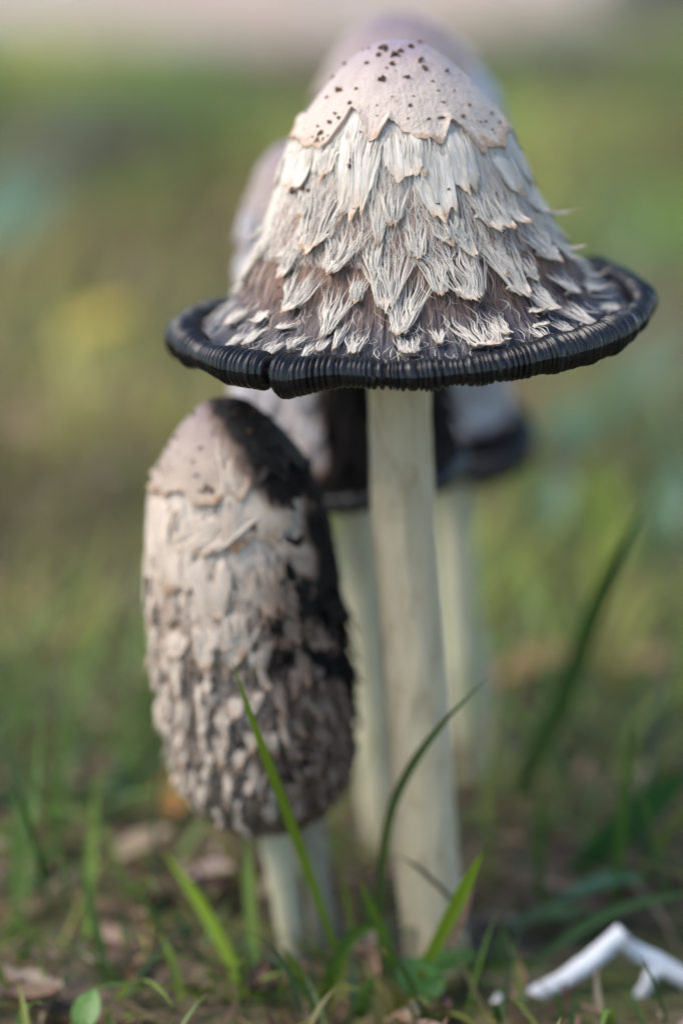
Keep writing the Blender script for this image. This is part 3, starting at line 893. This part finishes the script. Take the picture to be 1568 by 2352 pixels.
def blades(mb, B, L, Wd, az, bend, seed, nseg=6, lean=None):
    g = np.random.default_rng(seed)
    n = len(B)
    u = np.linspace(0, 1, nseg + 1)
    a0 = lean if lean is not None else g.uniform(.1, .7, n)       # angle from vertical at the base
    ang = a0[:, None] + bend[:, None] * u[None] ** 1.3
    ds = L[:, None] / nseg
    hx = np.concatenate([np.zeros((n, 1)), np.cumsum(np.sin(ang[:, :-1]) * ds, 1)], 1)
    hz = np.concatenate([np.zeros((n, 1)), np.cumsum(np.cos(ang[:, :-1]) * ds, 1)], 1)
    D = np.stack([np.cos(az), np.sin(az), 0 * az], -1)
    tw = az + math.pi / 2 + g.normal(0, .5, n)
    S = np.stack([np.cos(tw), np.sin(tw), 0 * az], -1)
    C = B[:, None] + D[:, None] * hx[..., None] + np.array([0, 0, 1.0]) * hz[..., None]
    C[..., 2] = np.maximum(C[..., 2], gz(C[..., 0], C[..., 1]) + .001 + .002 * g.random(n)[:, None])
    w = Wd[:, None] * np.clip(np.minimum(.7 + u * 1.2, (1 - u) * 2.2 + .04), 0, 1)[None] * .5
    fold = np.array([0, 0, -1.0]) * (w * .35)[..., None]
    G = np.stack([C - S[:, None] * w[..., None], C + fold, C + S[:, None] * w[..., None]], 2)
    uv = np.zeros((n, nseg + 1, 3, 2)); uv[..., 0] = np.array([0, .5, 1]) + g.random(n)[:, None, None] * 9; uv[..., 1] = u[None, :, None]
    mb.grids(G, uv)
    return n * (nseg + 1) * 3, (nseg + 1) * 3

def scatter(n, x0, x1, y0, y1, g):
    return np.stack([g.uniform(x0, x1, n), g.uniform(y0, y1, n)], -1)

stem_feet = np.array([(*ground_at(1330, 2270)[:2], .016), (*ground_at(1500, 2260)[:2], .016), (base[0], base[1], .012), (base2[0], base2[1], .012), (b5[0], b5[1], .012), *[(ground_at(880, 1935)[0], ground_at(880, 1935)[1], .012), (ground_at(1075, 1760)[0], ground_at(1075, 1760)[1], .012)]])
def clear(P):
    ok = np.ones(len(P), bool)
    for x, y, r in stem_feet:
        ok &= (P[:, 0] - x) ** 2 + (P[:, 1] - y) ** 2 > r * r
    return ok

def view_limit(P, L):
    # in front of the mushrooms the lawn stays short and low
    return np.where(P[:, 1] < .0, np.minimum(L, .019 + .05 * np.clip(-P[:, 1] - .05, 0, .4)), L)

g = np.random.default_rng(31)
def lawn(n, x0, x1, y0, y1, lmin, lmax, wmin, wmax, seed, name, label, dryfrac=.25, nseg=6, shade=1.0, dh=0.0):
    g = np.random.default_rng(seed)
    P = scatter(n, x0, x1, y0, y1, g)
    # keep inside a widening wedge so that blades go where they can be seen
    keep = (np.abs(P[:, 0]) < .20 + .32 * (P[:, 1] + .5)) & clear(P)
    dens = .5 + .5 * fbm(P[:, 0] * 7, P[:, 1] * 7, 3.0, 3)
    keep &= g.random(n) < np.clip(.15 + 1.1 * dens, .08, 1)
    keep &= ~((P[:, 1] > path_lo(P[:, 0]) - .01) & (P[:, 1] < path_lo(P[:, 0]) + 1.5) & (g.random(n) > .07))
    P = P[keep]; m = len(P)
    L = g.uniform(lmin, lmax, m) * (.7 + .6 * (.5 + .5 * noise3(P[:, 0] * 5, P[:, 1] * 5, 8)))
    L = view_limit(P, L)
    W = g.uniform(wmin, wmax, m)
    az = g.uniform(0, 2 * math.pi, m)
    bend = g.normal(.9, .6, m)
    B = np.stack([P[:, 0], P[:, 1], gz(P[:, 0], P[:, 1]) - .001], -1)
    hue = fbm(P[:, 0] * 6.5, P[:, 1] * 4.5, 12.0, 2) * 1.25 - .10 + .5 * np.exp(-((P[:, 0] + .12) / .12) ** 2 - ((P[:, 1] - .62) / .3) ** 2) + dh + g.normal(0, .28, m)
    idx = np.clip(((hue + 1.1) / 2.2 * 6).astype(int), 0, 5)
    perm = np.array([3, 2, 0, 1, 4, 5])
    c = GREENS[perm[idx]]
    dry = g.random(m) < dryfrac * (1 + 1.4 * noise3(P[:, 0] * 7, P[:, 1] * 5, 21))
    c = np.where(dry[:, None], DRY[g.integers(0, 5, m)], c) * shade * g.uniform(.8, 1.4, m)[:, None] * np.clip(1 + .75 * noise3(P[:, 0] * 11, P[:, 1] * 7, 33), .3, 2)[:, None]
    lean = np.where(dry, g.uniform(.9, 1.5, m), g.uniform(.1, .9, m))
    mb = MB()
    _, per = blades(mb, B, L, W, az, bend, seed + 1, nseg, lean)
    o = mb.build(name, M['grass'], color=np.repeat(c, per, 0))
    tag(o, label, 'grass', kind='stuff')
lawn(16500, -.45, .45, -.42, .45, .014, .066, .0009, .0024, 41, 'lawn_grass', 'short mixed green and dry lawn grass around the mushrooms', .36, shade=.62, dh=-.35)  # near blades coloured darker and greener, painting in the shade round the mushrooms
lawn(60000, -1.2, 1.2, .40, 2.0, .018, .048, .0014, .0032, 43, 'lawn_grass', 'blurred lawn grass stretching from the mushrooms back to the path', .36, 5)
lawn(12000, -2.2, 2.2, 3.3, 6.0, .02, .05, .003, .006, 45, 'lawn_grass', 'lawn grass on the far side of the sandy path', .2, 4)

# longer thin blades standing round the stems
g = np.random.default_rng(61)
P = np.concatenate([scatter(260, -.13, .14, .004, .16, g), scatter(150, -.085, .10, -.030, .004, g)])
front = P[:, 1] < .004
P[front, 1] -= .0
keep = clear(P) & ~((P[:, 0] > -.03) & (P[:, 0] < .05) & (P[:, 1] > .0) & (g.random(len(P)) < .8))
P, front = P[keep], front[keep]
m = len(P)
B = np.stack([P[:, 0], P[:, 1], gz(P[:, 0], P[:, 1]) - .001], -1)
cc = np.array([(.10, .19, .03), (.15, .25, .03), (.06, .12, .03), (.05, .10, .05), (.20, .26, .04)])[g.integers(0, 5, m)] * g.uniform(.7, 1.2, m)[:, None]
mb = MB()
_, per = blades(mb, B, np.where(front, g.uniform(.012, .034, m), g.uniform(.022, .060, m)), g.uniform(.0009, .0022, m), g.uniform(0, 6.283, m), g.normal(.9, .5, m), 62, 7, g.uniform(.05, .8, m))
tag(mb.build('tall_grass', M['grass'], color=np.repeat(cc, per, 0)), 'longer thin green grass growing close around the mushroom stems', 'grass', kind='stuff')

# dead litter: small curled scraps
def litter(n, y0, y1, seed, name, label):
    g = np.random.default_rng(seed)
    P = scatter(n, -1.0, 1.0, y0, y1, g)
    keep = (np.abs(P[:, 0]) < .20 + .32 * (P[:, 1] + .5)) & clear(P)
    P = P[keep]; m = len(P)
    L = g.uniform(.004, .012, m); W = L * g.uniform(.15, .6, m)
    az = g.uniform(0, 6.283, m)
    a, b = np.linspace(-1, 1, 5), np.linspace(-1, 1, 4)
    A, Bq = np.meshgrid(a, b, indexing='ij')
    wid = (1 - np.abs(A) ** 2.2) * .9 + .1
    lx = A[None] * (L / 2)[:, None, None]; ly = (Bq * wid)[None] * (W / 2)[:, None, None]
    curl = g.normal(0, 1, m)[:, None, None] * .3 * L[:, None, None] * A[None] ** 2 + g.normal(0, 1, m)[:, None, None] * .5 * W[:, None, None] * Bq[None] ** 2
    tilt = g.normal(0, .3, m)[:, None, None]
    x = P[:, 0][:, None, None] + lx * np.cos(az)[:, None, None] - ly * np.sin(az)[:, None, None]
    y = P[:, 1][:, None, None] + lx * np.sin(az)[:, None, None] + ly * np.cos(az)[:, None, None]
    z = gz(x, y) + .002 + .003 * g.random(m)[:, None, None] + np.abs(curl) + tilt * lx * .5 + .001
    z = np.maximum(z, gz(x, y) + .0005)
    c = np.array([(.25, .16, .11), (.33, .22, .17), (.16, .095, .07), (.42, .33, .26), (.10, .06, .05), (.36, .22, .17)])[g.integers(0, 6, m)] * g.uniform(.7, 1.25, m)[:, None]
    mb = MB(); mb.grids(np.stack([x, y, z], -1))
    tag(mb.build(name, M['litter'], color=np.repeat(c, 20, 0)), label, 'litter', kind='stuff')
litter(12000, -.4, .5, 51, 'leaf_litter', 'brown scraps of dead leaves between the grass near the stems')
litter(12000, .5, 2.2, 53, 'leaf_litter', 'brown leaf scraps in the blurred lawn towards the path')

# single blades that stand out: points from the root to the tip, depth offset at root and tip
def blade_thing(label, pts, ytip, width, c, ybase=None, ctip=None, n=26, mat='grass', name='grass_blade', cat='grass', fold=.3, zb=0.0):
    root = ground_at(*pts[0], z=0.0)
    if ybase is not None:
        root = at(*pts[0], ybase)
    zz = float(gz(root[0], root[1]))
    K = len(pts)
    yb = root[1]
    if ytip is None: ytip = yb
    C = np.array([at(x, y, yb + (ytip - yb) * i / (K - 1)) for i, (x, y) in enumerate(pts)])
    if ybase is None:
        C[0, 2] = zz - .002
    seg = np.r_[0, np.cumsum(np.linalg.norm(np.diff(C, axis=0), axis=1))]
    dd = np.linspace(0, seg[-1], n)
    # smooth interpolation
    Q = np.stack([np.interp(dd, seg, C[:, i]) for i in range(3)], 1)
    for _ in range(6):
        Q[1:-1] = (Q[:-2] + 2 * Q[1:-1] + Q[2:]) / 4
    u = np.linspace(0, 1, n)
    T = np.gradient(Q, axis=0); T /= np.linalg.norm(T, axis=1, keepdims=True)
    S = np.cross(T, np.array([.25, 1.0, .35])); S /= np.linalg.norm(S, axis=1, keepdims=True)
    Nn = np.cross(S, T)
    w = 1.25 * width * np.minimum(np.minimum(.65 + u * .8, 1), (1 - u) * 3.2 + .03) * .5
    P = np.stack([Q - S * w[:, None], Q - S * (w * .5)[:, None] + Nn * (w * fold * .8)[:, None], Q + Nn * (w * fold)[:, None], Q + S * (w * .5)[:, None] + Nn * (w * fold * .8)[:, None], Q + S * w[:, None]], 1)
    mb = MB()
    uv = np.zeros((n, 5, 2)); uv[..., 0] = np.linspace(0, 1, 5)[None]; uv[..., 1] = u[:, None] * 3
    org = np.array([root[0], root[1], min(zz, root[2])])
    mb.grid(P, uv)
    cc = np.repeat(np.array(c)[None], n, 0).astype(float)
    if ctip is not None:
        k = sstep(.86, .97, u)[:, None]
        cc = cc * (1 - k) + np.array(ctip)[None] * k
    o = mb.build(name, M[mat], None, org, color=np.repeat(cc, 5, 0))
    o.location = org
    tag(o, label, cat, 'single grass blades beside the mushrooms')
    return o
BR = (.20, .30, .02); MID = (.12, .20, .025); DK = (.055, .09, .022); TE = (.08, .17, .09)
blade_thing('long green grass blade rising across the barrel shaped cap', [(792, 2262), (750, 2120), (682, 1930), (622, 1770), (568, 1622), (534, 1520)], -.036, .0017, (.16, .25, .02))
blade_thing('dark thin grass blade arching up across the tall main stem', [(868, 2262), (872, 2060), (884, 1890), (930, 1775), (1010, 1662), (1121, 1555)], -.022, .0014, DK)
blade_thing('bright green grass blade leaning up across the main stem foot', [(940, 2290), (998, 2175), (1060, 2052), (1119, 1934)], -.034, .0021, BR, ctip=(.10, .07, .03))
blade_thing('dried pinkish blade beside the bright green one at main stem foot', [(985, 2262), (1020, 2190), (1055, 2120), (1086, 2040)], -.022, .0016, (.40, .25, .18))
blade_thing('thin dark blade slanting down across the lower main stem', [(1066, 2140), (1050, 2085), (1030, 2058), (962, 1992), (905, 1960)], -.016, .0009, (.06, .06, .03), ybase=-.014)
blade_thing('green blade with an orange dry tip beside the main stem foot', [(918, 2290), (890, 2185), (852, 2085), (822, 2012)], -.02, .0017, MID, ctip=(.42, .16, .04))
blade_thing('green blade bent over to the side like a hook by the main stem', [(738, 2300), (775, 2200), (815, 2140), (855, 2124), (903, 2130)], -.02, .0024, (.085, .16, .03))
blade_thing('bright green blade leaning away from the barrel shaped cap over brown litter', [(575, 2320), (520, 2185), (452, 2060), (372, 1950)], .0, .0026, BR)
blade_thing('upright yellowish green blade below the barrel shaped cap', [(596, 2335), (580, 2180), (570, 2020), (566, 1890)], -.004, .0022, (.12, .18, .025))
blade_thing('short green blade in front of the split stem', [(735, 2345), (700, 2260), (650, 2172)], -.026, .0020, MID)
blade_thing('second short green blade leaning across the split stem', [(720, 2330), (770, 2240), (800, 2180)], -.024, .0020, MID)
blade_thing('broad short blade sticking up before the main stem foot', [(818, 2351), (836, 2300), (857, 2240)], -.034, .0026, (.10, .19, .04))
blade_thing('long pale green blade arching over the white stem pieces', [(1165, 2240), (1200, 2225), (1260, 2185), (1340, 2125), (1430, 2080), (1568, 2052), (1640, 2040)], .0, .0019, (.11, .19, .07))
blade_thing('tallest dark green blade, standing apart between the stems and the red leaf', [(1160, 1880), (1200, 1790), (1250, 1690), (1302, 1590), (1366, 1395), (1425, 1260), (1484, 1150)], .05, .0034, (.05, .10, .02))
blade_thing('broad dark green blade slanting over the lawn behind the white stem pieces', [(1300, 2020), (1400, 1930), (1490, 1850), (1590, 1760)], .03, .0060, (.045, .12, .03))
blade_thing('teal green blade lying flat across the lawn behind the barrel shaped cap', [(130, 1850), (240, 1800), (380, 1785), (500, 1810), (580, 1850)], .10, .0045, TE, ybase=.095)
blade_thing('green blade lying low on the litter below the split stem', [(620, 2345), (540, 2300), (460, 2275), (390, 2262)], -.01, .0022, (.12, .17, .03))
blade_thing('thin green blade standing between tallest dark blade and main stem', [(1240, 2080), (1235, 1980), (1240, 1890), (1235, 1800)], .03, .0018, (.08, .15, .03))
blade_thing('flat green blade crossing the ground before the white stem pieces', [(1060, 2225), (1110, 2215), (1180, 2212), (1260, 2225)], -.012, .0020, (.11, .17, .04), ybase=-.012)
blade_thing('straw coloured dead stalk lying on the litter by the small rounded leaf', [(270, 2190), (330, 2240), (420, 2290), (480, 2330)], -.01, .0026, (.38, .28, .19), ybase=-.004, mat='litter')
blade_thing('pale thick dead stalk lying flat beside the straw coloured one', [(200, 2270), (300, 2262), (390, 2270), (470, 2292)], -.005, .0040, (.36, .26, .20), ybase=-.002, mat='litter')
blade_thing('dry brown stalk standing between main stem foot and white stem pieces', [(1195, 2310), (1192, 2260), (1185, 2190)], -.012, .0020, (.30, .18, .10), mat='litter')

# ------------------------------------------------------------------ broad leaves and fallen leaves
def leaf_thing(name, label, cat, centre, az, L, W, tilt, c, lift=.004, fold=.25, group=None, mat='leaf', cup=.15, roll=0.0):
    n, m = 13, 7
    a, b = np.linspace(0, 1, n), np.linspace(-1, 1, m)
    A, Bq = np.meshgrid(a, b, indexing='ij')
    wid = np.sin(np.clip(A, .0, 1) ** .8 * math.pi) ** .75 + .02
    x = (A - .5) * L; y = Bq * wid * W / 2
    z = np.abs(Bq) * wid * W * .5 * fold + cup * L * (A - .5) ** 2 * -1 + .02 * L * noise3(A * 4, Bq * 3, L * 999)
    P = np.stack([x, y, z], -1)
    Mx = np.array(Matrix.Rotation(az, 3, 'Z') @ Matrix.Rotation(-tilt, 3, 'Y') @ Matrix.Rotation(roll, 3, 'X'))
    P = P @ Mx.T
    centre = np.asarray(centre, float)
    zmin = P[..., 2].min()
    zg = float(gz(centre[0], centre[1]))
    org = np.array([centre[0], centre[1], zg])
    P = P + np.array([0, 0, lift - zmin])
    e = empty(name, org)
    mb = MB(); mb.grid(P, np.stack([A * 2, Bq], -1))
    mb.build('blade', M[mat], e, color=np.repeat(np.array(c)[None], n * m, 0))
    # midrib and stalk
    st = P[0, m // 2]
    mid = P[:, m // 2] + np.array([0, 0, .0003])
    foot = np.array([st[0] * 1.15, st[1] * 1.15, -.001])
    path = np.concatenate([[foot], mid])
    th = np.linspace(0, 2 * math.pi, 6, endpoint=False)
    r = np.linspace(.0007, .0002, len(path)) * (L / .03)
    Q = path[None] + np.stack([0 * th, np.cos(th), np.sin(th)], -1)[:, None] * r[None, :, None]
    mb = MB(); mb.grid(Q, close=True)
    mb.build('midrib', M[mat], e, color=np.repeat(np.array(c)[None] * 1.25, 6 * len(path), 0))
    tag(e, label, cat, group)
    return e
def G(x, y): return ground_at(x, y)
leaf_thing('weed_leaf', 'small bright green rounded leaf by the dead stalks', 'leaf', G(205, 2420), R(70), .0085, .0055, R(45), (.12, .24, .05))
leaf_thing('weed_leaf', 'dark green leaf lying at the main stem foot beside the white crumb', 'leaf', G(1010, 2318), R(20), .016, .010, R(15), (.045, .12, .03))
leaf_thing('weed_leaf', 'green leaf folded behind the longest white stem piece', 'leaf', G(1375, 2205) + np.array([0, .012, 0]), R(-20), .022, .011, R(25), (.06, .15, .08))
leaf_thing('weed_leaf', 'pale green leaf low between main stem foot and white stem pieces', 'leaf', G(1270, 2230) + np.array([0, .01, 0]), R(10), .018, .007, R(10), (.10, .17, .07))
leaf_thing('weed_leaf', 'dark green clover like leaf in front of the main stem', 'leaf', G(960, 2345), R(110), .013, .009, R(20), (.05, .13, .035))
leaf_thing('weed_leaf', 'big teal green leaf standing in the grass past the tallest dark blade', 'leaf', G(1530, 1260), R(65), .034, .014, R(50), (.09, .20, .13))
leaf_thing('weed_leaf', 'upright yellow green leaf beside the tallest dark blade', 'leaf', G(1375, 1300), R(110), .036, .016, R(60), (.17, .22, .03))
leaf_thing('weed_leaf', 'teal green leaf near the fallen red leaf', 'leaf', G(1270, 1230), R(80), .026, .012, R(50), (.07, .16, .10))
leaf_thing('weed_leaf', 'wide teal green leaf in the far lawn before the path', 'leaf', G(25, 560), R(60), .060, .040, R(30), (.11, .20, .13))
leaf_thing('weed_leaf', 'grey green leaf in the lawn behind the curled rim', 'leaf', G(1450, 960), R(20), .040, .020, R(30), (.11, .19, .12))
leaf_thing('weed_leaf', 'blue green leaf standing in the blurred lawn by the curled cap', 'leaf', G(1310, 1010), R(70), .026, .014, R(35), (.09, .19, .12))
leaf_thing('fallen_leaf', 'reddish brown fallen leaf lying behind the tallest dark blade', 'leaf', G(1250, 1575), R(15), .027, .013, R(12), (.40, .19, .12), mat='litter')
leaf_thing('fallen_leaf', 'brown fallen leaf on the blurred lawn beside the flared rim', 'leaf', G(1480, 1560), R(-25), .022, .012, R(15), (.36, .22, .14), mat='litter')
leaf_thing('fallen_leaf', 'dark purplish fallen leaf in the far lawn near the wide teal leaf', 'leaf', G(215, 385), R(10), .075, .040, R(14), (.10, .05, .05), mat='litter')
leaf_thing('fallen_leaf', 'pale tan fallen leaf lying between dead stalks and teal blade', 'leaf', G(330, 2010), R(30), .014, .008, R(18), (.45, .33, .24), mat='litter')
leaf_thing('fallen_leaf', 'pinkish grey fallen leaf under the leaning bright blade', 'leaf', G(610, 2100) + np.array([-.012, .0, 0]), R(-20), .013, .008, R(20), (.27, .20, .185), mat='litter')
leaf_thing('fallen_leaf', 'rusty fallen leaf standing below the teal blade', 'leaf', G(400, 1890), R(80), .014, .008, R(40), (.36, .17, .06), mat='litter')
leaf_thing('fallen_leaf', 'yellow fallen leaf shining in the lawn behind the curled rim', 'leaf', G(225, 790), R(20), .034, .022, R(20), (.50, .36, .06), mat='litter')

# ------------------------------------------------------------------ broken white stem pieces
def white_piece(label, pts, r0, r1, y0, seed, y1=None):
    a = [at(x, y, y0 + ((y1 if y1 is not None else y0) - y0) * i / (len(pts) - 1)) for i, (x, y) in enumerate(pts)]
    C = np.array(a)
    seg = np.r_[0, np.cumsum(np.linalg.norm(np.diff(C, axis=0), axis=1))]
    n = 22
    d_ = np.linspace(0, seg[-1], n)
    Q = np.stack([np.interp(d_, seg, C[:, i]) for i in range(3)], 1)
    T = np.gradient(Q, axis=0); T /= np.linalg.norm(T, axis=1, keepdims=True)
    S = np.cross(T, np.array([0, 1.0, .2])); S /= np.linalg.norm(S, axis=1, keepdims=True)
    N2 = np.cross(S, T)
    th = np.linspace(0, 2 * math.pi, 16, endpoint=False)
    u = np.linspace(0, 1, n)
    rr = (r0 + (r1 - r0) * u)[None] * (1 + .18 * noise3(np.cos(th)[:, None] * 1.5 + seed, np.sin(th)[:, None] * 1.5, u[None] * 6)) * (1 + .06 * noise3(th[:, None] * 4, u[None] * 14, seed))
    P = Q[None] + S[None] * (rr * np.cos(th)[:, None])[..., None] + N2[None] * (rr * np.sin(th)[:, None] * .8)[..., None]
    P[:, 0] = P[:, 0] + T[0] * (.0008 * noise3(th * 2, seed))[:, None]
    org = Q.mean(0); org[2] = float(gz(org[0], org[1]))
    e = empty('stem_fragment', org)
    mb = MB(); mb.grid(P, close=True); mb.build('tube', M['white'], e, org)
    mb = MB()
    for k, sgn in ((0, -1), (-1, 1)):
        f = np.array([1, .75, .55, .05])
        dp = np.array([0, -.0001, -.0010, -.0014])
        cp = Q[k]
        ring = P[:, k]
        mb.grid(cp[None, None] + (ring - cp)[:, None] * f[None, :, None] + T[k][None, None] * (sgn * dp)[None, :, None], None, 0, close=True)
    mb.build('broken_end', M['white'], e, org)
    tag(e, label, 'stem piece', 'broken white stem pieces on the grass')
wy = ground_at(1300, 2300)[1]
white_piece('long broken white hollow stem piece resting on the grass', [(1212, 2292), (1290, 2255), (1360, 2205), (1432, 2140)], .0020, .0021, wy, 1, wy + .004)
white_piece('white stem piece sloping down away from the longest one', [(1440, 2175), (1500, 2205), (1580, 2252), (1640, 2290)], .0017, .0019, wy + .006, 2)
white_piece('small thin white stem piece propped below the sloping one', [(1458, 2305), (1480, 2270), (1504, 2228)], .0012, .0014, wy + .004, 3)
white_piece('tiny white crumb of stem lying by the green leaf', [(1128, 2318), (1142, 2300), (1152, 2288)], .0010, .0011, wy - .004, 4)

# dark stone on the far path
g = np.random.default_rng(77)
c = G(1562, 22)
th = np.linspace(0, 2 * math.pi, 40, endpoint=False); ph = np.linspace(-.2, math.pi / 2, 16)
T_, P_ = np.meshgrid(th, ph, indexing='ij')
rr = .055 * (1 + .18 * fbm(np.cos(T_) * 1.6, np.sin(T_) * 1.6, P_ * 1.2))
mb = MB()
mb.grid(np.stack([rr * 1.2 * np.cos(T_) * np.cos(P_), rr * np.sin(T_) * np.cos(P_), rr * .6 * np.sin(P_)], -1), close=True)
o = mb.build('stone', M['rock']); o.location = (c[0], c[1], float(gz(c[0], c[1])) + .01)
tag(o, 'dark stone lying out of focus on the sandy path', 'stone')
